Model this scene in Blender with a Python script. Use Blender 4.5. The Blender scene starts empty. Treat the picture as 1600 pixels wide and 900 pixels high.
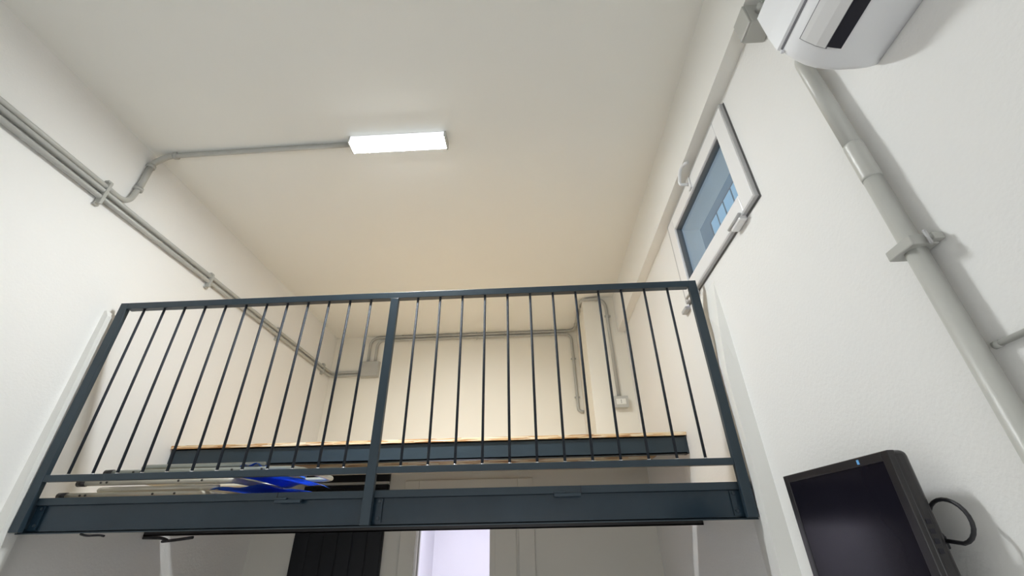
import bpy, bmesh, math, random
from mathutils import Vector, Matrix
C = bpy.context.scene
COL = C.collection
PI = math.pi
random.seed(4)

# ------------------------------------------------------------------ camera
cd = bpy.data.cameras.new('camera'); cam = bpy.data.objects.new('camera', cd); COL.objects.link(cam)
cd.sensor_width = 36.0; cd.lens = 675.18 / 1600 * 36.0; cd.clip_start = 0.02
RIGHT = Vector((0.99855973, 0.0509749, -0.016734)); UP = Vector((0.04015, -0.50310785, 0.86329049)); FW = Vector((-0.03558714, 0.86271899, 0.50442988))
cam.matrix_world = Matrix(((RIGHT.x, UP.x, -FW.x, 0), (RIGHT.y, UP.y, -FW.y, 0), (RIGHT.z, UP.z, -FW.z, 1.6), (0, 0, 0, 1)))
C.camera = cam
C.view_settings.view_transform = 'Standard'; C.view_settings.look = 'None'
C.view_settings.gamma = 1; C.view_settings.use_curve_mapping = False
C.view_settings.exposure = 2.63

LAMP = 42.0      # emission of the ceiling batten
FRONT_FILL = 5.5       # added fill light at the front wall
SIDE_FILL = 1.6       # added fill light along each long side of the batten
LAMP2 = 17.0      # lamp in the room behind the doorway

# ------------------------------------------------------------------ world (dusk outside the small window)
w = bpy.data.worlds.new('world'); C.world = w; w.use_nodes = True
bg = w.node_tree.nodes['Background']; bg.inputs[0].default_value = (0.62, 0.76, 0.92, 1); bg.inputs[1].default_value = 0.17

# added soft fill at the closed front wall, standing in for assumed daylight
ld = bpy.data.lights.new('front_fill', 'AREA'); ld.shape = 'RECTANGLE'; ld.size = 2.8; ld.size_y = 2.3; ld.energy = FRONT_FILL; ld.color = (0.93, 0.96, 1.0)
lo = bpy.data.objects.new('front_fill', ld); COL.objects.link(lo); lo.location = (-0.68, -2.55, 1.25); lo.rotation_euler = (math.radians(90 + 8), 0, 0)

# ------------------------------------------------------------------ materials
def mat(name, col, rough=0.6, metal=0.0, spec=0.5, coat=0.0, bump=None, var=None, emit=None):
    m = bpy.data.materials.new(name); m.use_nodes = True
    nt = m.node_tree; b = nt.nodes['Principled BSDF']
    b.inputs['Base Color'].default_value = (*col, 1); b.inputs['Roughness'].default_value = rough
    b.inputs['Metallic'].default_value = metal; b.inputs['Specular IOR Level'].default_value = spec
    b.inputs['Coat Weight'].default_value = coat; b.inputs['Coat Roughness'].default_value = 0.12
    tc = nt.nodes.new('ShaderNodeTexCoord')
    if bump:
        sc, st, dist = bump
        n = nt.nodes.new('ShaderNodeTexNoise'); n.inputs['Scale'].default_value = sc; n.inputs['Detail'].default_value = 5
        nt.links.new(tc.outputs['Object'], n.inputs['Vector'])
        bp = nt.nodes.new('ShaderNodeBump'); bp.inputs['Strength'].default_value = st; bp.inputs['Distance'].default_value = dist
        nt.links.new(n.outputs['Fac'], bp.inputs['Height']); nt.links.new(bp.outputs['Normal'], b.inputs['Normal'])
    if var:
        sc, amt = var
        n = nt.nodes.new('ShaderNodeTexNoise'); n.inputs['Scale'].default_value = sc; n.inputs['Detail'].default_value = 4
        nt.links.new(tc.outputs['Object'], n.inputs['Vector'])
        r = nt.nodes.new('ShaderNodeValToRGB')
        r.color_ramp.elements[0].position = 0.3; r.color_ramp.elements[1].position = 0.7
        r.color_ramp.elements[0].color = (*[c * (1 - amt) for c in col], 1)
        r.color_ramp.elements[1].color = (*[min(1, c * (1 + amt)) for c in col], 1)
        nt.links.new(n.outputs['Fac'], r.inputs['Fac']); nt.links.new(r.outputs['Color'], b.inputs['Base Color'])
    if emit:
        b.inputs['Emission Color'].default_value = (*emit[0], 1); b.inputs['Emission Strength'].default_value = emit[1]
    return m

M = {}
M['plaster'] = mat('plaster', (0.87, 0.865, 0.845), 0.85, spec=0.25, bump=(95, 0.28, 0.004), var=(1.1, 0.012))
M['ceiling'] = mat('ceiling_paint', (0.85, 0.85, 0.81), 0.9, spec=0.2, bump=(60, 0.08, 0.003), var=(0.8, 0.012))
M['warm_bounce_plaster'] = mat('warm_bounce_plaster', (0.87, 0.84, 0.755), 0.8, spec=0.25, bump=(140, 0.10, 0.002))  # warm bounce off the strand board floor is painted into this plaster colour
M['plaster_fine'] = mat('smooth_plaster', (0.86, 0.855, 0.82), 0.8, spec=0.25, bump=(140, 0.10, 0.002))
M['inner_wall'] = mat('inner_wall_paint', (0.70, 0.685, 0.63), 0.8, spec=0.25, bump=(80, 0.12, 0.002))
M['white_room'] = mat('bright_room_paint', (0.80, 0.79, 0.86), 0.7, spec=0.3, bump=(70, 0.1, 0.002))
M['tile'] = mat('floor_tile', (0.60, 0.59, 0.57), 0.35, var=(3, 0.08))
M['conduit'] = mat('grey_pvc', (0.46, 0.46, 0.43), 0.38, spec=0.5, var=(6, 0.03))
M['conduit_light'] = mat('pale_grey_pvc', (0.54, 0.54, 0.505), 0.38, spec=0.5, var=(6, 0.03))
M['steel'] = mat('anthracite_paint', (0.022, 0.040, 0.056), 0.42, spec=0.45, coat=0.08, bump=(30, 0.05, 0.001), var=(5, 0.10))
M['steel_gloss'] = mat('glossy_anthracite_paint', (0.014, 0.032, 0.050), 0.22, spec=0.45, coat=0.12, var=(4, 0.12))
M['steel_matte'] = mat('matte_anthracite_paint', (0.024, 0.030, 0.040), 0.6, spec=0.25, var=(5, 0.10))
M['weld'] = mat('bare_weld', (0.75, 0.75, 0.78), 0.2, metal=0.9)
M['pvc_white'] = mat('white_pvc', (0.86, 0.86, 0.86), 0.32, spec=0.5, var=(4, 0.01))
M['gasket'] = mat('grey_gasket', (0.16, 0.16, 0.16), 0.6, var=(8, 0.05))
M['sash_edge'] = mat('grey_sash_edge', (0.50, 0.50, 0.50), 0.45, var=(8, 0.03))
M['ac_white'] = mat('air_conditioner_plastic', (0.84, 0.85, 0.87), 0.42, spec=0.5, var=(3, 0.008))
M['ac_flap'] = mat('air_flap_plastic', (0.80, 0.80, 0.80), 0.30, spec=0.5, var=(3, 0.01))
M['ac_seam'] = mat('seam_shadow_grey', (0.20, 0.20, 0.22), 0.6, var=(9, 0.05))
M['slot'] = mat('dark_slot', (0.006, 0.006, 0.014), 0.5, var=(9, 0.1))
M['black_door'] = mat('black_laminate', (0.004, 0.005, 0.008), 0.45, spec=0.3, var=(6, 0.2))
M['black'] = mat('black_plastic', (0.020, 0.018, 0.020), 0.30, spec=0.5, coat=0.15, var=(5, 0.15))
M['screen'] = mat('dark_screen_glass', (0.008, 0.007, 0.012), 0.16, spec=0.14, coat=0.0, var=(2, 0.2))
M['cable'] = mat('cable_rubber', (0.018, 0.018, 0.022), 0.5, var=(8, 0.1))
M['sticker'] = mat('blue_sticker', (0.15, 0.42, 0.80), 0.5, var=(60, 0.25))
M['tube_cream'] = mat('cream_tube', (0.62, 0.58, 0.48), 0.25, spec=0.6, coat=0.3, var=(9, 0.06))
M['tube_grey'] = mat('grey_green_tube', (0.40, 0.43, 0.39), 0.3, spec=0.6, coat=0.2, var=(9, 0.06))
M['rivet'] = mat('dark_rivet', (0.05, 0.045, 0.04), 0.4, var=(9, 0.1))
M['blue_cloth'] = mat('blue_cloth', (0.07, 0.24, 0.95), 0.7, spec=0.2, bump=(260, 0.3, 0.002), var=(8, 0.15))
M['socket_white'] = mat('socket_white', (0.85, 0.85, 0.80), 0.4, var=(7, 0.01))
M['facade'] = mat('facade_render', (0.30, 0.34, 0.37), 0.9, bump=(20, 0.2, 0.01), var=(1.5, 0.08))
M['facade_light'] = mat('facade_window', (0.60, 0.78, 0.86), 0.35, var=(2, 0.04))
M['eave'] = mat('eave_render', (0.22, 0.21, 0.21), 0.9, var=(1.5, 0.1))

# oriented strand board: long amber, pale and brown chips
m = bpy.data.materials.new('strand_board'); m.use_nodes = True; nt = m.node_tree; b = nt.nodes['Principled BSDF']
tc = nt.nodes.new('ShaderNodeTexCoord'); mp = nt.nodes.new('ShaderNodeMapping'); mp.inputs['Scale'].default_value = (9, 22, 150)
nt.links.new(tc.outputs['Object'], mp.inputs['Vector'])
v = nt.nodes.new('ShaderNodeTexVoronoi'); v.inputs['Scale'].default_value = 1.0; nt.links.new(mp.outputs['Vector'], v.inputs['Vector'])
sx = nt.nodes.new('ShaderNodeSeparateColor'); nt.links.new(v.outputs['Color'], sx.inputs['Color'])
r = nt.nodes.new('ShaderNodeValToRGB'); e = r.color_ramp.elements
e[0].position = 0; e[0].color = (0.42, 0.20, 0.08, 1); e[1].position = 1; e[1].color = (0.95, 0.86, 0.68, 1)
q = e.new(0.3); q.color = (0.70, 0.44, 0.21, 1); q = e.new(0.6); q.color = (0.85, 0.66, 0.40, 1)
nt.links.new(sx.outputs['Red'], r.inputs['Fac']); nt.links.new(r.outputs['Color'], b.inputs['Base Color']); b.inputs['Roughness'].default_value = 0.6
M['osb'] = m

# opal diffuser
m = bpy.data.materials.new('lit_opal_diffuser'); m.use_nodes = True; nt = m.node_tree
nt.nodes.clear(); o_ = nt.nodes.new('ShaderNodeOutputMaterial'); em = nt.nodes.new('ShaderNodeEmission')
em.inputs['Color'].default_value = (0.95, 0.99, 1.0, 1); em.inputs['Strength'].default_value = LAMP
nt.links.new(em.outputs[0], o_.inputs[0]); M['diffuser'] = m
m3 = m.copy(); m3.name = 'lit_diffuser_side'; M['diffuser_side'] = m3; m3.node_tree.nodes['Emission'].inputs['Strength'].default_value = 0.2
m2 = m.copy(); m2.name = 'lit_round_diffuser'; M['diffuser2'] = m2
m2.node_tree.nodes['Emission'].inputs['Color'].default_value = (0.90, 0.90, 1.0, 1); m2.node_tree.nodes['Emission'].inputs['Strength'].default_value = LAMP2

# window glass: clear with a mirror share
m = bpy.data.materials.new('window_glass'); m.use_nodes = True; nt = m.node_tree; nt.nodes.clear()
o_ = nt.nodes.new('ShaderNodeOutputMaterial'); mx = nt.nodes.new('ShaderNodeMixShader'); tr = nt.nodes.new('ShaderNodeBsdfTransparent'); gl = nt.nodes.new('ShaderNodeBsdfGlossy')
fr = nt.nodes.new('ShaderNodeFresnel'); ge = nt.nodes.new('ShaderNodeNewGeometry'); mr = nt.nodes.new('ShaderNodeMapRange'); mr.inputs['To Min'].default_value = 1.5; mr.inputs['To Max'].default_value = 1 / 1.5
nt.links.new(ge.outputs['Backfacing'], mr.inputs['Value']); nt.links.new(mr.outputs['Result'], fr.inputs['IOR']); gl.inputs['Roughness'].default_value = 0.02
tr.inputs['Color'].default_value = (0.86, 0.93, 0.97, 1)
nt.links.new(fr.outputs[0], mx.inputs[0]); nt.links.new(tr.outputs[0], mx.inputs[1]); nt.links.new(gl.outputs[0], mx.inputs[2]); nt.links.new(mx.outputs[0], o_.inputs[0])
M['glass'] = m

# ------------------------------------------------------------------ helpers
def obj(name, bm, m, parent=None, smooth=False):
    bmesh.ops.recalc_face_normals(bm, faces=bm.faces)
    me = bpy.data.meshes.new(name); bm.to_mesh(me); bm.free()
    if smooth:
        for p in me.polygons: p.use_smooth = True
    o = bpy.data.objects.new(name, me); COL.objects.link(o)
    me.materials.append(M[m] if isinstance(m, str) else m)
    if parent: o.parent = parent
    return o

def tag(o, label=None, cat=None, group=None, kind=None):
    if label: o['label'] = label
    if cat: o['category'] = cat
    if group: o['group'] = group
    if kind: o['kind'] = kind
    return o

def thing(name, label, cat, loc=(0, 0, 0), group=None, rot=(0, 0, 0)):
    o = bpy.data.objects.new(name, None); COL.objects.link(o); o.location = loc; o.rotation_euler = rot
    o.empty_display_size = 0.1
    bpy.context.view_layer.update()
    return tag(o, label, cat, group)

def box(bm, a, b, bev=0.0, seg=2):
    a, b = [min(p, q) for p, q in zip(a, b)], [max(p, q) for p, q in zip(a, b)]
    r = bmesh.ops.create_cube(bm, size=1.0); vs = r['verts']
    for v in vs:
        v.co = Vector([(a[i] + b[i]) / 2 + v.co[i] * (b[i] - a[i]) for i in range(3)])
    if bev:
        es = list({e for v in vs for e in v.link_edges})
        bmesh.ops.bevel(bm, geom=es, offset=bev, segments=seg, affect='EDGES', profile=0.5)
    return bm

def B(a, b, bev=0.0): return box(bmesh.new(), a, b, bev)

def round_path(pts, rad, n=7):
    """polyline with rounded bends"""
    pts = [Vector(p) for p in pts]; out = [pts[0]]
    for i in range(1, len(pts) - 1):
        p, a, c = pts[i], pts[i - 1], pts[i + 1]
        rr = min(rad, (a - p).length * 0.49, (c - p).length * 0.49)
        p0 = p + (a - p).normalized() * rr; p1 = p + (c - p).normalized() * rr
        for k in range(n + 1):
            t = k / n; out.append(p0 * (1 - t) ** 2 + p * 2 * t * (1 - t) + p1 * t * t)
    out.append(pts[-1]); return out

def tube(bm, pts, r, seg=14, cap=True, closed=False):
    pts = [Vector(p) for p in pts]; n = len(pts); rings = []
    t0 = (pts[1] - pts[0]).normalized()
    ref = Vector((0, 0, 1)) if abs(t0.z) < 0.9 else Vector((0, 1, 0))
    nrm = (ref - t0 * ref.dot(t0)).normalized()
    for i in range(n):
        if closed: t = (pts[(i + 1) % n] - pts[i - 1]).normalized()
        elif i == 0: t = t0
        elif i == n - 1: t = (pts[-1] - pts[-2]).normalized()
        else: t = ((pts[i + 1] - pts[i]).normalized() + (pts[i] - pts[i - 1]).normalized()).normalized()
        nrm = (nrm - t * nrm.dot(t)).normalized(); bn = t.cross(nrm)
        rr = r[i] if isinstance(r, (list, tuple)) else r
        rings.append([bm.verts.new(pts[i] + (nrm * math.cos(2 * PI * k / seg) + bn * math.sin(2 * PI * k / seg)) * rr) for k in range(seg)])
    for i in range(n if closed else n - 1):
        A, D = rings[i], rings[(i + 1) % n]
        for k in range(seg): bm.faces.new((A[k], A[(k + 1) % seg], D[(k + 1) % seg], D[k]))
    if cap and not closed:
        bm.faces.new(rings[0][::-1]); bm.faces.new(rings[-1])
    return bm

def T(pts, r, rad=0.0, seg=14):
    return tube(bmesh.new(), round_path(pts, rad) if rad else pts, r, seg)

def prism_y(bm, prof, y0, y1):
    """closed XZ profile swept along Y"""
    A = [bm.verts.new((x, y0, z)) for x, z in prof]; D = [bm.verts.new((x, y1, z)) for x, z in prof]; n = len(prof)
    for k in range(n): bm.faces.new((A[k], A[(k + 1) % n], D[(k + 1) % n], D[k]))
    bm.faces.new(A[::-1]); bm.faces.new(D); return bm

def struct(name, bm, m, parent=None):
    o = obj(name, bm, m, parent)
    if parent is None: o['kind'] = 'structure'
    return o

def copy_tree(o, parent=None):
    c = o.copy(); COL.objects.link(c)
    if parent: c.parent = parent
    for ch in list(o.children): copy_tree(ch, c)
    return c

# ------------------------------------------------------------------ room shell (metres; camera eye at z = 1.6)
XL, XR, YB, YF, ZC, YP = -2.30, 0.93, 4.67, -2.60, 3.726, 3.90
struct('floor', B((XL - 0.2, YF - 0.2, -0.15), (XR + 0.2, 6.2, 0)), 'tile')
struct('ceiling', B((XL - 0.2, YF - 0.2, ZC), (XR + 0.2, YB + 0.2, ZC + 0.2)), 'ceiling')
struct('wall_left', B((XL - 0.2, YF - 0.2, 0), (XL, 6.2, ZC)), 'plaster')
bm = bmesh.new()   # right wall with the window opening
WY0, WY1, WZ0, WZ1 = 1.335, 2.285, 2.755, 3.315
for a, b_ in (((XR, YF - 0.2, 0), (XR + 0.2, WY0, ZC)), ((XR, WY1, 0), (XR + 0.2, 6.2, ZC)), ((XR, WY0, 0), (XR + 0.2, WY1, WZ0)), ((XR, WY0, WZ1), (XR + 0.2, WY1, ZC))):
    box(bm, a, b_)
struct('wall_right', bm, 'plaster')
struct('wall_back', B((XL, YB, 2.155), (XR, YB + 0.2, ZC)), 'warm_bounce_plaster')
struct('wall_front', B((XL, YF - 0.2, 0), (XR, YF, ZC)), 'plaster')
# inner partition under the mezzanine, with the doorway opening
DX0, DX1, DZ = -0.965, -0.10, 1.93
bm = bmesh.new()
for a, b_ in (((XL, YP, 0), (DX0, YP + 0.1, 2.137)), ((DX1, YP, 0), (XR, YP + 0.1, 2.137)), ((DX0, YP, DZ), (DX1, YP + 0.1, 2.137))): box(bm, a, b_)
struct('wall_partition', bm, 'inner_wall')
# bright room behind the doorway
bm = bmesh.new()
box(bm, (XL, 6.0, 0), (XR, 6.2, 2.137)); box(bm, (XL, YB + 0.2, 2.137), (XR, 6.2, 2.25))
struct('wall_far_room', bm, 'white_room')
struct('wall_far_side', B((-1.35, YP + 0.1, 0), (-1.25, 6.0, 2.137)), 'white_room')
# boxed bulkhead running along the top of the right wall
struct('trim_1', B((0.862, YF, 3.34), (XR, YB, ZC)), 'plaster_fine')
# column on the mezzanine, in the back right corner
struct('trim_2', B((0.55, 3.90, 2.155), (XR, YB, ZC)), 'warm_bounce_plaster')
# slim plaster pilasters at the railing
def pilaster(name, xw, s, y0, y1, ztop, w_top, w_bot):
    bm = bmesh.new(); v = []
    for z, w_ in ((0.0, w_bot), (ztop - 0.03, w_top), (ztop, w_top * 0.45)):
        v.append([bm.verts.new(p) for p in ((xw - s * 0.0, y0, z), (xw + s * w_, y0, z), (xw + s * w_ * 0.9, y1, z), (xw, y1, z))])
    for A, D in zip(v, v[1:]):
        for k in range(4): bm.faces.new((A[k], A[(k + 1) % 4], D[(k + 1) % 4], D[k]))
    bm.faces.new(v[0]); bm.faces.new(v[-1])
    struct(name, bm, 'plaster_fine')
pilaster('trim_3', XL, 1, 1.975, 2.055, 2.715, 0.030, 0.075)
bm = bmesh.new(); v = []
for z, w_ in ((0.0, 0.10), (1.2, 0.075), (1.65, 0.062), (1.775, 0.055), (2.2, 0.060), (2.45, 0.036), (2.70, 0.001)):
    v.append([bm.verts.new(p) for p in ((XR, 1.885, z), (XR - w_, 1.897, z), (XR, 2.16, z))])
for A, D in zip(v, v[1:]):
    for k in range(3): bm.faces.new((A[k], A[(k + 1) % 3], D[(k + 1) % 3], D[k]))
bm.faces.new(v[0]); bm.faces.new(v[-1])
struct('trim_4', bm, 'plaster_fine')

# doors under the mezzanine
d = struct('door_1', B((-1.926, YP - 0.035, 0), (-1.215, YP, 2.018), 0.003), 'black_door')
for k in range(6): obj('door_board', B((-1.915 + k * 0.117, YP - 0.043, 0.02), (-1.915 + k * 0.117 + 0.108, YP - 0.034, 1.99), 0.004), 'black_door', d)
obj('door_head', B((-1.926, YP - 0.045, 2.022), (-1.215, YP, 2.042)), 'conduit', d)
obj('door_transom', B((-1.926, YP - 0.035, 2.046), (-1.215, YP, 2.130)), 'black_door', d)
bm = bmesh.new()
box(bm, (-1.080, YP - 0.02, 0), (DX0 + 0.004, YP, 2.045), 0.004); box(bm, (-0.145, YP - 0.02, 0), (-0.022, YP, 2.045), 0.004); box(bm, (DX0 + 0.004, YP - 0.02, 1.915), (-0.145, YP, 2.045), 0.004)
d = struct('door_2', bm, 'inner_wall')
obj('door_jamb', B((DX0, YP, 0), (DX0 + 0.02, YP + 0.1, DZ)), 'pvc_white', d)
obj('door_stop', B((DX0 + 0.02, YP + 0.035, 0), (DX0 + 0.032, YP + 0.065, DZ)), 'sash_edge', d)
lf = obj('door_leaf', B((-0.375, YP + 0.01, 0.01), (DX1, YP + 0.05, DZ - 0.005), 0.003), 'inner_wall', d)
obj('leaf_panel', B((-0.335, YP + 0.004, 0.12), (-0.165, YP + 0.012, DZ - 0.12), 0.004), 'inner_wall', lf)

# ------------------------------------------------------------------ window in the right wall
bm = bmesh.new()
def frame(bm, x0, x1, y0, y1, z0, z1, wy, wz, bev=0.004):
    box(bm, (x0, y0, z0), (x1, y0 + wy, z1), bev); box(bm, (x0, y1 - wy, z0), (x1, y1, z1), bev)
    box(bm, (x0, y0 + wy, z0), (x1, y1 - wy, z0 + wz), bev); box(bm, (x0, y0 + wy, z1 - wz), (x1, y1 - wy, z1), bev)
frame(bm, XR + 0.0, XR + 0.06, WY0, WY1, WZ0, WZ1, 0.06, 0.06)
win = struct('window_1', bm, 'pvc_white')
bm = bmesh.new(); frame(bm, XR - 0.022, XR + 0.036, WY0 + 0.008, 2.235, WZ0 + 0.012, WZ1 - 0.012, 0.092, 0.085, 0.005)
sash = obj('window_sash', bm, 'pvc_white', win)
bm = bmesh.new(); frame(bm, XR - 0.021, XR - 0.004, WY0 - 0.001, 2.244, WZ0 + 0.002, WZ1 - 0.003, 0.010, 0.011, 0.0)
obj('sash_rebate', bm, 'sash_edge', win)
bm = bmesh.new(); frame(bm, XR - 0.003, XR + 0.001, WY0 - 0.007, 2.250, WZ0 - 0.006, WZ1 - 0.003, 0.010, 0.010, 0.0)
obj('gasket', bm, 'gasket', win)
bm = bmesh.new(); frame(bm, XR - 0.010, XR + 0.02, WY0 + 0.096, 2.147, WZ0 + 0.092, WZ1 - 0.092, 0.010, 0.010, 0.0)
obj('glazing_bead', bm, 'gasket', sash)
obj('window_pane', B((XR + 0.006, WY0 + 0.098, WZ0 + 0.094), (XR + 0.012, 2.145, WZ1 - 0.094)), 'glass', sash)
hb = obj('handle', T([(XR - 0.022, 1.80, 3.262), (XR - 0.070, 1.80, 3.262), (XR - 0.074, 1.80, 3.275), (XR - 0.070, 1.775, 3.335), (XR - 0.060, 1.735, 3.345), (XR - 0.052, 1.70, 3.325)], 0.0085, 0.03, 12), 'pvc_white', sash, True)
obj('handle_plate', B((XR - 0.032, 1.782, 3.225), (XR - 0.021, 1.818, 3.300), 0.004), 'pvc_white', hb)
for y in (1.50, 2.12):
    hg = obj('hinge', B((XR - 0.036, y - 0.045, WZ0 - 0.018), (XR - 0.002, y + 0.045, WZ0 + 0.022), 0.006), 'pvc_white', win)
    obj('hinge_pin', T([(XR - 0.038, y - 0.055, WZ0 + 0.002), (XR - 0.038, y + 0.055, WZ0 + 0.002)], 0.007), 'sash_edge', hg, True)
obj('tilt_catch', B((XR - 0.03, 2.245, WZ0 - 0.03), (XR - 0.001, 2.32, WZ0 - 0.008), 0.004), 'sash_edge', win)

# house across the yard, seen through the pane
h = thing('neighbouring_building', 'grey building seen through the small high window pane', 'building', (3.0, 4.6, 0))
def rel(o, h):   # parts keep world geometry
    if o.parent is h: o.matrix_parent_inverse = Matrix.Translation(-Vector(h.location))
    return o
bm = bmesh.new()
box(bm, (3.03, 1.0, 0), (3.3, 9.5, 9.6))
rel(obj('wall', bm, 'facade', h), h)
rel(obj('ledge', B((2.90, 1.0, 5.35), (3.3, 9.5, 5.45), 0.01), 'eave', h), h)
wf = bmesh.new(); box(wf, (2.985, 4.55, 5.58), (3.03, 5.66, 5.97))
wfo = rel(obj('window', wf, 'eave', h), h)
for y0, y1 in ((4.60, 4.80), (4.84, 5.08), (5.12, 5.34), (5.38, 5.60)):
    rel(obj('pane', B((2.975, y0, 5.63), (2.986, y1, 5.93)), 'facade_light', wfo), h)

# ------------------------------------------------------------------ mezzanine: rear beam, strand board floor, front walkway
rb = thing('steel_beam', 'dark grey rear steel beam under the strand board floor edge', 'beam', (XL, 2.78, 2.03))
def channel_bm(x0, x1, y0, y1, z0, z1, web_y, t=0.007):
    bm = bmesh.new(); box(bm, (x0, web_y, z0), (x1, web_y + t, z1)); box(bm, (x0, y0, z0), (x1, y1, z0 + t)); box(bm, (x0, y0, z1 - t), (x1, y1, z1)); return bm
rel(obj('channel', channel_bm(XL + 0.001, XR - 0.001, 2.782, 2.84, 2.033, 2.135, 2.782), 'steel', rb), rb)
for x in (XL + 0.002, XR - 0.012): rel(obj('end_plate', B((x, 2.779, 2.033), (x + 0.01, 2.85, 2.135)), 'steel', rb), rb)
f = obj('mezzanine_floor', B((XL + 0.001, 2.765, 2.136), (XR - 0.001, YB - 0.001, 2.155)), 'osb')
tag(f, 'pale brown strand board mezzanine floor with a rough chipped front edge', 'floor board')

dk = thing('walkway_platform', 'low front walkway deck behind the large front beam, dark rear edge below', 'platform', (XL, 2.06, 1.78))
rel(obj('deck_board', B((XL + 0.001, 2.112, 1.778), (XR - 0.001, 2.848, 1.797)), 'osb', dk), dk)
rel(obj('rear_edge_beam', channel_bm(XL + 0.001, XR - 0.001, 2.795, 2.845, 1.657, 1.777, 2.795), 'black', dk), dk)
for k in range(5): rel(obj('joist', B((-1.95 + k * 0.62, 2.112, 1.69), (-1.91 + k * 0.62, 2.794, 1.777)), 'steel', dk), dk)

fb = thing('steel_beam', 'glossy anthracite front steel beam spanning wall to wall under the railing', 'beam', (XL, 2.045, 1.66))
rel(obj('channel', channel_bm(XL + 0.001, XR - 0.001, 2.046, 2.11, 1.660, 1.775, 2.046), 'steel_gloss', fb), fb)
bm = bmesh.new(); box(bm, (XL + 0.001, 2.026, 1.768), (XR - 0.001, 2.031, 1.798), 0.0015); box(bm, (XL + 0.001, 2.031, 1.792), (XR - 0.001, 2.11, 1.798))
rel(obj('edge_angle', bm, 'steel', fb), fb)
rel(obj('bottom_lip', B((XL + 0.001, 2.036, 1.6575), (XR - 0.001, 2.0465, 1.6625)), 'steel', fb), fb)
for x0, x1 in ((-1.125, -1.01), (0.077, 0.190)):
    bm = bmesh.new(); box(bm, (x0, 2.012, 1.755), (x1, 2.0255, 1.768), 0.002); box(bm, (x0 + 0.0, 2.012, 1.768), (x0 + 0.05, 2.0255, 1.776), 0.002)
    rel(obj('joining_tab', bm, 'steel', fb), fb)
for x in (-1.125, 0.19): rel(obj('joint_seam', B((x, 2.0245, 1.768), (x + 0.003, 2.0262, 1.798)), 'slot', fb), fb)

# ------------------------------------------------------------------ railing
rl = thing('railing', 'anthracite steel balustrade with thin upright bars above the front beam', 'railing', (-0.7, 2.02, 1.66))
Y0, Y1 = 2.0, 2.024
PX = [(-2.252, -2.208), (-0.735, -0.693), (0.846, 0.889)]
ZT = 2.772
for i, (a, b_) in enumerate(PX):
    rel(obj('post', B((a, Y0, 1.664), (b_, Y1 + 0.0, ZT - 0.036 if i == 1 else ZT), 0.002), 'steel', rl), rl)
for a, b_ in ((PX[0][1], PX[1][0]), (PX[1][1], PX[2][0])):
    rel(obj('bottom_rail', B((a, Y0 + 0.002, 1.862), (b_, Y1 + 0.004, 1.890), 0.0015), 'steel', rl), rl)
rel(obj('top_rail', B((PX[0][1], Y0, ZT - 0.036), (PX[2][0], Y1 + 0.012, ZT), 0.002), 'steel', rl), rl)
bx = [-2.113 + 0.1152 * k for k in range(12)] + [-0.590 + 0.1205 * k for k in range(12)]
bar0 = None
for x in bx:
    if bar0 is None:
        bm = T([(0, 0, 1.888), (0, 0, ZT - 0.034)], 0.0062, seg=12)
        bar0 = obj('baluster', bm, 'steel_matte', rl, True); o = bar0
        wl = obj('weld_bead', T([(0, 0, 1.889), (0, 0, 1.894)], [0.0095, 0.0068], seg=10), 'weld', bar0, True)
        bar0.location = Vector((x, 2.013, 0)) - Vector(rl.location)
    else:
        o = bar0.copy(); COL.objects.link(o); o.location = Vector((x, 2.013, 0)) - Vector(rl.location)
        w2 = wl.copy(); COL.objects.link(w2); w2.parent = o
for i, (a, b_) in enumerate(PX):   # bolts fixing the posts to the web
    for z in (1.69, 1.755):
        x = b_ + 0.022 if i < 2 else a - 0.022
        rel(obj('bolt', T([(x, 2.034, z), (x, 2.046, z)], 0.0065, seg=6), 'steel', rl), rl)
    a2, b2 = (a, b_ + 0.035) if i < 2 else (a - 0.035, b_)
    rel(obj('fixing_plate', B((a2, 2.038, 1.672), (b2, 2.0458, 1.766)), 'steel_gloss', rl), rl)
    rel(obj('standoff', B((a + 0.004, Y1 + 0.0005, 1.68), (b_ - 0.004, 2.0385, 1.766)), 'steel', rl), rl)

# ------------------------------------------------------------------ ceiling batten lamp
lx0, lx1, ly0, ly1 = -1.030, -0.462, 1.742, 1.836
lp = thing('ceiling_lamp', 'white rectangular batten lamp glowing on the ceiling above the railing', 'lamp', (-0.746, 1.789, ZC))
rel(obj('lamp_base', B((lx0 - 0.001, ly0, ZC - 0.0445), (lx1 + 0.001, ly1, ZC - 0.0005), 0.002), 'pvc_white', lp), lp)
bm = bmesh.new()
pr = [(ly0 + 0.002, ZC - 0.0446), (ly0 + 0.003, ZC - 0.0449), (ly0 + 0.006, ZC - 0.046), (ly1 - 0.006, ZC - 0.046), (ly1 - 0.003, ZC - 0.0449), (ly1 - 0.002, ZC - 0.0446)]
A = [bm.verts.new((lx0, y, z)) for y, z in pr]; D = [bm.verts.new((lx1, y, z)) for y, z in pr]
for k in range(6): bm.faces.new((A[k], A[(k + 1) % 6], D[(k + 1) % 6], D[k]))
bm.faces.new(A); bm.faces.new(D)
rel(obj('diffuser', bm, 'diffuser', lp), lp)
for y in (ly0 - 0.0015, ly1 + 0.0003): rel(obj('diffuser_side', B((lx0, y, ZC - 0.0435), (lx1, y + 0.0012, ZC - 0.004)), 'diffuser_side', lp), lp)
for x, nm in ((lx0 - 0.013, 0), (lx1 + 0.002, 1)):
    rel(obj('end_cap', B((x, ly0 - 0.002, ZC - 0.052), (x + 0.011, ly1 + 0.002, ZC - 0.0005), 0.003), 'conduit_light', lp), lp)
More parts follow.
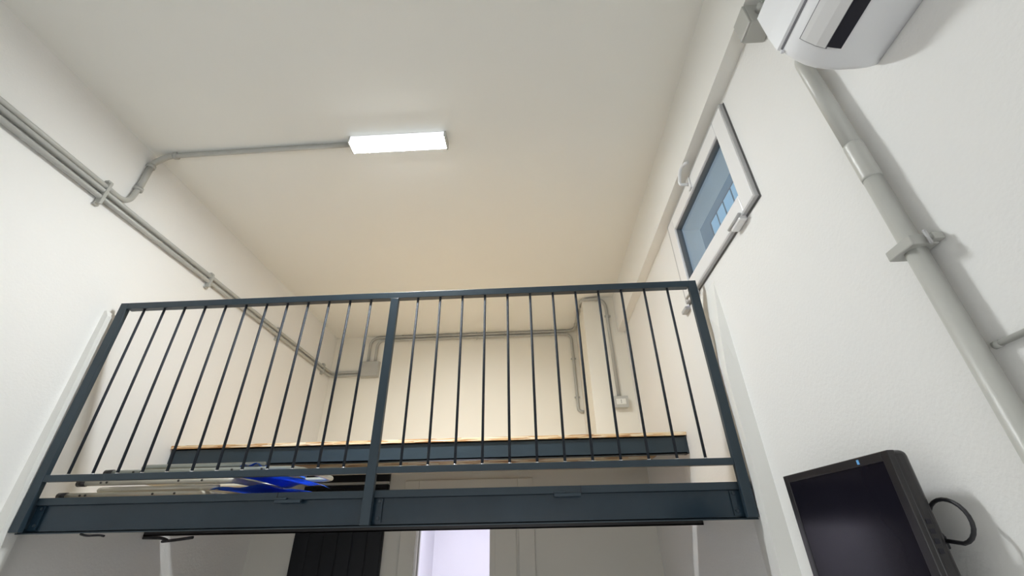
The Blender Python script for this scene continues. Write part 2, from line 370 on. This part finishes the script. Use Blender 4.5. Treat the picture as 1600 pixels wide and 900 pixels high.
for sg in (1, -1):   # two added fill lights beside the batten brighten the room, below the horizontal
    la = bpy.data.lights.new('batten_side_fill', 'AREA'); la.shape = 'RECTANGLE'; la.size = 0.55; la.size_y = 0.02; la.energy = SIDE_FILL; la.spread = math.radians(76); la.color = (0.97, 0.99, 1.0)
    lo = bpy.data.objects.new('batten_side_fill', la); COL.objects.link(lo); lo.location = (-0.746, (ly0 - 0.012 if sg < 0 else ly1 + 0.012), ZC - 0.046); lo.rotation_euler = (sg * math.radians(50), 0, 0)
# lamp behind the doorway
l2 = thing('ceiling_lamp', 'round lamp lighting the room behind the doorway', 'lamp', (-0.7, 5.0, 2.13))
rel(obj('lamp_base', T([(-0.7, 4.55, 2.1365), (-0.7, 4.55, 2.118)], 0.17, seg=32), 'pvc_white', l2), l2)
rel(obj('diffuser', T([(-0.7, 4.55, 2.117), (-0.7, 4.55, 2.09)], [0.16, 0.14], seg=32), 'diffuser2', l2), l2)

# ------------------------------------------------------------------ conduits
def coupling(parent, p, d, r=0.019, l=0.03, m='conduit'):
    d = Vector(d).normalized() * l / 2; p = Vector(p)
    return rel(obj('coupling', T([p - d, p + d], r, seg=14), m, parent, True), parent)
def clip(parent, p, along, out, r=0.019, m='conduit'):
    """saddle clip hugging a pipe: ring plus two ears"""
    p = Vector(p); d = Vector(along).normalized(); n = Vector(out).normalized(); s = d.cross(n)
    bm = T([p - d * 0.008, p + d * 0.008], r, seg=14)
    for k in (-1, 1):
        c = p + s * k * (r + 0.004) - n * 0.0
        for sgn in (-1,):
            q0 = c - d * 0.008 - s * 0.006 - n * 0.006; q1 = c + d * 0.008 + s * 0.006 + n * 0.010
            box(bm, q0, q1, 0.001)
    return rel(obj('pipe_clip', bm, m, parent), parent)
px = XL + 0.019; rp = 0.0150
YT = 1.805
c1 = thing('electrical_conduit', 'topmost grey wall conduit that bends up and crosses the ceiling to the lamp', 'conduit', (px, 0, 3.308), 'conduits on the left wall')
path = [(px, -2.58, 3.308), (px, YT - 0.015, 3.308), (px, YT, 3.45), (px, YT, ZC - 0.075), (px + 0.07, YT, ZC - 0.0185), (px + 0.2, YT, ZC - 0.0185), (lx0 - 0.015, YT - 0.015, ZC - 0.0185)]
rel(obj('pipe', tube(bmesh.new(), round_path(path, 0.075, 9), rp, 14), 'conduit', c1, True), c1)
for p, dd in (((px, YT, 3.435), (0, 0, 1)), ((px, YT, ZC - 0.105), (0, 0, 1)), ((px + 0.125, YT, ZC - 0.0185), (1, 0, 0)), ):
    coupling(c1, p, dd, 0.0235, 0.020)
rel(obj('bend_sleeve', tube(bmesh.new(), round_path([(px, YT, 3.435), (px, YT, ZC - 0.105)], 0.01), 0.0175, 14), 'conduit', c1, True), c1)
rel(obj('bend_sleeve', tube(bmesh.new(), round_path([(px, YT, ZC - 0.105), (px, YT, ZC - 0.08), (px + 0.075, YT, ZC - 0.0185), (px + 0.125, YT, ZC - 0.0185)], 0.05), 0.0178, 14), 'conduit', c1, True), c1)
bx_ = (-1.93, -1.725, 3.222, 3.402)
for z, lab, bz in ((3.267, 'middle grey wall conduit running back to the junction box, above its twin', 3.290), (3.225, 'lowest grey wall conduit running back to the junction box along the left wall', 3.256)):
    c = thing('electrical_conduit', lab, 'conduit', (px, 0, z), 'conduits on the left wall')
    rel(obj('pipe', tube(bmesh.new(), round_path([(px, -2.58, z), (px, YB - 0.02, z + 0.02), (-1.92, YB - 0.02, bz)], 0.06, 9), rp - 0.001, 14), 'conduit', c, True), c)
for y, lab, z0, z1 in ((-1.2, None, 3.205, 3.33), (0.25, None, 3.205, 3.33), (1.655, 'three-pipe saddle clip on the left wall near the upward bend', 3.205, 3.33), (2.545, 'two-pipe saddle clip on the left wall just above the railing', 3.208, 3.29), (3.49, 'two-pipe saddle clip on the left wall midway behind the left bars', 3.215, 3.298), (4.44, 'two-pipe saddle clip on the left wall next to the back corner', 3.22, 3.305)):
    if lab is None: continue
    bm = bmesh.new(); box(bm, (XL + 0.002, y - 0.009, z0 - 0.012), (XL + 0.0375, y + 0.009, z1 + 0.008), 0.003)
    box(bm, (XL + 0.001, y - 0.014, z0 - 0.020), (XL + 0.018, y + 0.014, z0 - 0.008), 0.002); box(bm, (XL + 0.001, y - 0.014, z1 + 0.006), (XL + 0.028, y + 0.014, z1 + 0.020), 0.002)
    tag(obj('saddle_clip', bm, 'conduit'), lab, 'pipe clip', 'saddle clips on the left wall conduits')
jb = thing('junction_box', 'square grey junction box on the back wall behind the middle post', 'junction box', (-1.83, YB, 3.31))
rel(obj('box_body', B((bx_[0], YB - 0.055, bx_[2]), (bx_[1], YB - 0.001, bx_[3]), 0.006), 'conduit', jb), jb)
rel(obj('box_lid', B((bx_[0] + 0.004, YB - 0.066, bx_[2] + 0.004), (bx_[1] - 0.004, YB - 0.054, bx_[3] - 0.004), 0.004), 'conduit', jb), jb)
for sx_ in (0.02, -0.02):
    for sz in (0.02, -0.02):
        x = (bx_[0] if sx_ > 0 else bx_[1]) + sx_; z = (bx_[2] if sz > 0 else bx_[3]) + sz
        rel(obj('screw', T([(x, YB - 0.0685, z), (x, YB - 0.065, z)], 0.005, seg=8), 'sash_edge', jb), jb)
yb = YB - 0.020
c4 = thing('electrical_conduit', 'upper conduit along the back wall top, wrapping the column down to the socket', 'conduit', (-1.84, yb, 3.4))
rel(obj('pipe', tube(bmesh.new(), round_path([(-1.875, yb, 3.40), (-1.875, yb, 3.706), (0.530, yb, 3.706), (0.530, 3.880, 3.700), (0.775, 3.880, 3.700), (0.780, 3.880, 2.70)], 0.11, 10), 0.0155, 14), 'conduit', c4, True), c4)
for p, al, out in (((-1.5, yb, 3.706), (1, 0, 0), (0, -1, 0)), ((-0.62, yb, 3.706), (1, 0, 0), (0, -1, 0)), ((0.26, yb, 3.706), (1, 0, 0), (0, -1, 0)), ((0.78, 3.880, 3.50), (0, 0, 1), (0, -1, 0))):
    clip(c4, p, al, out)
coupling(c4, (0.530, 4.48, 3.706), (0, 1, 0)); coupling(c4, (0.530, 4.05, 3.70), (0, 1, 0)); coupling(c4, (0.70, 3.880, 3.70), (1, 0, 0))
c5 = thing('electrical_conduit', 'lower conduit along the back wall, turning down beside the column foot', 'conduit', (-1.80, yb, 3.4))
rel(obj('pipe', tube(bmesh.new(), round_path([(-1.79, yb, 3.40), (-1.79, yb, 3.668), (0.485, yb, 3.668), (0.490, yb, 2.775), (0.549, yb, 2.765)], 0.09, 10), 0.0155, 14), 'conduit', c5, True), c5)
clip(c5, (-0.62, yb, 3.668), (1, 0, 0), (0, -1, 0)); clip(c5, (0.487, yb, 3.36), (0, 0, 1), (0, -1, 0)); clip(c5, (0.490, yb, 2.92), (0, 0, 1), (0, -1, 0))
# socket outlet on the column
so = thing('socket_outlet', 'small surface mounted socket box with white insert on the column', 'socket', (0.785, 3.9, 2.64))
rel(obj('box_body', B((0.727, 3.852, 2.595), (0.847, 3.899, 2.690), 0.006), 'conduit_light', so), so)
pl = rel(obj('cover_plate', B((0.722, 3.843, 2.591), (0.852, 3.853, 2.694), 0.004), 'conduit_light', so), so)
ins = rel(obj('insert', B((0.745, 3.838, 2.618), (0.829, 3.844, 2.668), 0.002), 'socket_white', so), so)
for dx in (-0.0, ):
    for z in (2.632, 2.643, 2.654):
        rel(obj('pin_hole', T([(0.787, 3.8365, z), (0.787, 3.839, z)], 0.0035, seg=8), 'slot', ins), so)
for x in (0.731, 0.843):
    for z in (2.600, 2.686): rel(obj('screw', T([(x, 3.8405, z), (x, 3.844, z)], 0.004, seg=8), 'sash_edge', so), so)

# ------------------------------------------------------------------ air conditioner on the right wall
ac = thing('air_conditioner', 'white wall-mounted split air conditioner at the top right of the right wall', 'air conditioner', (XR, 0.33, 2.79))
ye, y0 = 0.728, -0.10
prof = [(XR - 0.001, 2.925), (0.775, 2.935), (0.725, 2.925), (0.703, 2.898), (0.704, 2.80), (0.709, 2.748), (0.716, 2.735), (0.724, 2.710), (0.736, 2.690), (0.754, 2.668), (0.775, 2.654), (0.80, 2.645), (0.83, 2.640), (0.87, 2.639), (0.905, 2.642), (XR - 0.001, 2.650)]
bm = bmesh.new(); cx, cz = 0.84, 2.79; rings = []
for yy, s in ((y0, 0.97), (y0 + 0.012, 1.0), (ye - 0.012, 1.0), (ye - 0.004, 0.992), (ye, 0.975)):
    rings.append([bm.verts.new((min(XR - 0.001, cx + (x - cx) * s), yy, cz + (z - cz) * s)) for x, z in prof])
for A, D in zip(rings, rings[1:]):
    n = len(prof)
    for k in range(n): bm.faces.new((A[k], A[(k + 1) % n], D[(k + 1) % n], D[k]))
bm.faces.new(rings[0]); bm.faces.new(rings[-1])
cs = rel(obj('casing', bm, 'ac_white', ac), ac)
for p in cs.data.polygons: p.use_smooth = len(p.vertices) == 4 and abs(p.normal.y) < 0.3
# front panel, proud of the casing by 3 mm
fp = [(0.7285, 2.922), (0.7265, 2.9265), (0.699, 2.899), (0.700, 2.80), (0.7055, 2.742), (0.7110, 2.7375), (0.712, 2.744), (0.7065, 2.80), (0.7055, 2.897)]
rel(obj('front_panel', prism_y(bmesh.new(), fp, y0 + 0.001, ye - 0.001), 'ac_white', ac), ac)
rel(obj('seam', prism_y(bmesh.new(), [(0.7118, 2.7380), (0.7135, 2.7345), (0.7160, 2.7345), (0.716, 2.740)], y0 + 0.004, ye - 0.006), 'ac_seam', ac), ac)
def offset_strip(pts, t):
    out = []
    for i, (x, z) in enumerate(pts):
        a = pts[max(0, i - 1)]; c = pts[min(len(pts) - 1, i + 1)]; dx, dz = c[0] - a[0], c[1] - a[1]; L = math.hypot(dx, dz)
        nx, nz = dz / L, -dx / L
        if nz > 0: nx, nz = -nx, -nz
        out.append((x + nx * t, z + nz * t))
    return pts + out[::-1]
yf = 0.672
flap = offset_strip([(0.7285, 2.7022), (0.736, 2.690), (0.754, 2.668), (0.7715, 2.6556)], 0.0045)
slotp = offset_strip([(0.7725, 2.6552), (0.78, 2.652), (0.80, 2.645), (0.803, 2.6443)], 0.0030)
seamp = offset_strip([(0.7265, 2.705), (0.736, 2.690), (0.754, 2.668), (0.775, 2.654)], 0.0014)
rel(obj('air_flap', prism_y(bmesh.new(), flap, y0 + 0.05, yf), 'ac_flap', ac), ac)
rel(obj('flap_gap', prism_y(bmesh.new(), seamp, y0 + 0.047, yf + 0.003), 'ac_seam', ac), ac)
sl = prism_y(bmesh.new(), slotp, y0 + 0.05, yf - 0.003)
rel(obj('air_slot', sl, 'slot', ac), ac)
rel(obj('corner_clip', B((0.712, ye - 0.004, 2.728), (0.720, ye + 0.002, 2.736), 0.001), 'ac_white', ac), ac)
# drain/refrigerant pipe
dp = thing('drain_pipe', 'thick pale grey pipe running down the right wall from the air conditioner', 'pipe', (0.895, 0.93, 0))
PXc, PYc = 0.897, 0.868
rel(obj('pipe', T([(PXc, PYc, 0.02), (PXc, PYc - 0.004, 2.395), ], 0.0215, seg=20), 'conduit_light', dp, True), dp)
rel(obj('pipe', T([(PXc, PYc - 0.004, 2.50), (PXc, PYc - 0.0, 2.905), (PXc, 0.729, 2.905)], 0.0215, 0.03, 20), 'conduit_light', dp, True), dp)
rel(obj('sleeve', T([(PXc, PYc - 0.004, 2.385), (PXc, PYc - 0.004, 2.392), (PXc, PYc - 0.004, 2.503), (PXc, PYc - 0.004, 2.51)], [0.0225, 0.0232, 0.0232, 0.0225], seg=20), 'conduit_light', dp, True), dp)
bm = bmesh.new(); box(bm, (0.866, PYc - 0.038, 2.158), (XR - 0.004, PYc + 0.038, 2.184), 0.003); box(bm, (0.905, PYc - 0.052, 2.162), (XR - 0.001, PYc - 0.038, 2.180), 0.002)
rel(obj('pipe_clamp', bm, 'conduit', dp), dp)
bm = T([(0.897, PYc - 0.046, 2.188), (0.897, PYc - 0.046, 2.152)], 0.0038, seg=8)
rel(obj('clamp_bolt', bm, 'sash_edge', dp), dp)
th = thing('cable_conduit', 'thin grey conduit leaving the thick pipe at the right edge', 'conduit', (0.918, 0.8, 1.92))
rel(obj('pipe', T([(0.920, 0.840, 1.9175), (0.920, -1.0, 1.955)], 0.0062, seg=12), 'conduit', th, True), th)
rel(obj('end_ferrule', T([(0.920, 0.8455, 1.9174), (0.920, 0.832, 1.9177)], 0.0075, seg=12), 'conduit', th, True), th)
# small box up at the bulkhead
j2 = thing('junction_box', 'grey box tucked under the bulkhead beside the air conditioner', 'junction box', (0.89, 0.95, 3.26))
rel(obj('box_body', B((0.848, 0.905, 3.205), (XR - 0.001, 0.990, 3.315), 0.005), 'conduit', j2), j2)
rel(obj('box_lid', B((0.842, 0.908, 3.208), (0.849, 0.987, 3.312), 0.003), 'conduit', j2), j2)
rel(obj('cable_gland', T([(0.895, 0.906, 3.262), (0.895, 0.880, 3.262), (0.895, 0.872, 3.262)], [0.020, 0.020, 0.014], seg=12), 'conduit', j2, True), j2)
j3 = thing('electrical_conduit', 'short shiny grey pipe above the air conditioner leaving the upper box', 'conduit', (0.895, 0.8, 3.262))
rel(obj('pipe', T([(0.895, 0.871, 3.262), (0.895, 0.3, 3.262)], 0.013, seg=14), 'tube_grey', j3, True), j3)

# ------------------------------------------------------------------ monitor on the right wall
tv = thing('wall_monitor', 'black flat monitor hung on the right wall below the thick pipe', 'monitor', (XR, 1.34, 1.6))
xf, yn, yfar, z1, z0 = 0.820, 1.095, 1.590, 1.768, 1.44
bm = bmesh.new()   # housing: rounded edges, deeper on the wall side
box(bm, (xf, yn, z0), (xf + 0.042, yfar, z1), 0.015, 4)
rel(obj('housing', bm, 'black', tv), tv)
rel(obj('back_cover', B((xf + 0.040, yn + 0.05, z0 + 0.03), (xf + 0.062, yfar - 0.05, z1 - 0.035), 0.008), 'black', tv), tv)
bm = bmesh.new(); frame(bm, xf - 0.004, xf + 0.013, yn + 0.002, yfar - 0.001, z0 + 0.001, z1 - 0.001, 0.026, 0.021, 0.002)
rel(obj('bezel', bm, 'black', tv), tv)
rel(obj('screen', B((xf - 0.0015, yn + 0.028, z0 + 0.02), (xf + 0.001, yfar - 0.026, z1 - 0.022)), 'screen', tv), tv)
rel(obj('sticker', B((xf - 0.0047, 1.203, z1 - 0.0175), (xf - 0.0038, 1.212, z1 - 0.007)), 'sticker', tv), tv)
bm = bmesh.new(); box(bm, (xf + 0.06, 1.28, 1.50), (XR - 0.001, 1.40, 1.62), 0.003); rel(obj('wall_bracket', bm, 'black', tv), tv)
for k in range(4): rel(obj('button', B((xf + 0.012, yn - 0.0015, 1.615 - k * 0.018), (xf + 0.022, yn + 0.001, 1.625 - k * 0.018), 0.0005), 'slot', tv), tv)
ring = []
for k in range(21):
    a = math.radians(205 - k * 15.5)
    ring.append((0.885 + 0.004 * math.sin(k), 1.107 + 0.047 * math.cos(a) * 1.0, 1.622 + 0.040 * math.sin(a)))
ring = [(0.874, 1.128, 1.585)] + [(0.885, 1.098 - 0.051 * math.sin(t), 1.620 - 0.042 * math.cos(t)) for t in [math.radians(10 + k * 15) for k in range(21)]] + [(0.872, 1.148, 1.625)]
cb = thing('monitor_cable', 'black cable looped beside the near side of the monitor', 'cable', (0.88, 1.1, 1.6))
rel(obj('cable_loop', tube(bmesh.new(), ring, 0.0042, 10), 'cable', cb, True), cb)
rel(obj('plug', B((0.862, 1.122, 1.568), (0.882, 1.150, 1.594), 0.003), 'cable', cb), cb)

# ------------------------------------------------------------------ folded camping chairs on the walkway
def folding_chair(name, label, L, W, tube_mat, loc, rz, ry=0.0, cloth=True, c0=0.74, c1=1.12, bf=0.97):
    t = thing(name, label, 'folding chair', loc, 'folded camping chairs stacked on the walkway', (0, ry, rz))
    r = 0.0125
    # leg hoop lying flat, bend to the right
    obj('leg_frame', tube(bmesh.new(), round_path([(0, 0, r), (L * 0.80, 0, r), (L * 0.80, W, r), (0, W, r)], 0.07, 9), r, 12), tube_mat, t, True)
    obj('back_frame', tube(bmesh.new(), round_path([(L * bf, 0.03, 3 * r + 0.002), (0.10, 0.03, 3 * r + 0.002), (0.10, W - 0.03, 3 * r + 0.002), (L * bf, W - 0.03, 3 * r + 0.002)], 0.07, 9), r * 0.95, 12), tube_mat, t, True)
    for y in (0, W): obj('foot_cap', T([(-0.028, y, r), (0.012, y, r)], r * 1.22, seg=12), 'black', t, True)
    for x in (0.10, 0.13, 0.50, 0.62): obj('rivet', T([(x * L / 0.95, -r - 0.003, r), (x * L / 0.95, -r + 0.002, r)], 0.0048, seg=10), 'rivet', t, True)
    if cloth:
        bm = bmesh.new(); nx, ny = 14, 8; g = []
        for i in range(nx + 1):
            row = []
            for j in range(ny + 1):
                x = L * (c0 + (c1 - c0) * i / nx); y = -0.004 + (W + 0.008) * j / ny
                z = 0.026 + 0.006 * math.sin(i * 0.9 + j * 0.5) - 0.012 * max(0, i / nx - 0.6) + 0.012 * math.sin(PI * i / nx)
                row.append(bm.verts.new((x, y, z)))
            g.append(row)
        for i in range(nx):
            for j in range(ny): bm.faces.new((g[i][j], g[i + 1][j], g[i + 1][j + 1], g[i][j + 1]))
        bmesh.ops.solidify(bm, geom=bm.faces[:], thickness=0.030)
        obj('seat_cloth', bm, 'blue_cloth', t, True)
    return t
folding_chair('folding_chair', 'bottom folded camping chair, cream tube just above the beam edge', 0.83, 0.50, 'tube_cream', (-2.21, 2.135, 1.802), 0.0, c0=0.84, c1=1.31, bf=0.86)
folding_chair('folding_chair', 'middle folded camping chair with thick cream tube and blue cloth', 0.89, 0.50, 'tube_cream', (-2.13, 2.125, 1.8545), 0.0, c0=0.80, c1=1.09, bf=0.83)
folding_chair('folding_chair', 'upper folded camping chair with grey tubes behind the bottom rail', 1.17, 0.44, 'tube_grey', (-2.08, 2.19, 1.9065), 0.0, c0=0.55, c1=0.66, bf=0.64)

# black straps hanging below the walkway
def strap(label, pts, w_, name='strap'):
    bm = bmesh.new(); tube(bm, round_path(pts, 0.02, 5), w_, 8)
    tag(obj(name, bm, 'cable', None, True), label, 'strap', 'black straps under the walkway')
strap('black strap end under the left end of the front beam', [(-1.98, 2.06, 1.655), (-1.95, 2.06, 1.648), (-1.90, 2.07, 1.650), (-1.87, 2.06, 1.646)], 0.0045)
strap('black bunched strap hanging at the left rear edge of the walkway', [(-2.29, 2.79, 1.649), (-2.18, 2.79, 1.647), (-2.13, 2.79, 1.632), (-2.18, 2.795, 1.628), (-2.08, 2.79, 1.636), (-1.99, 2.79, 1.646)], 0.008)
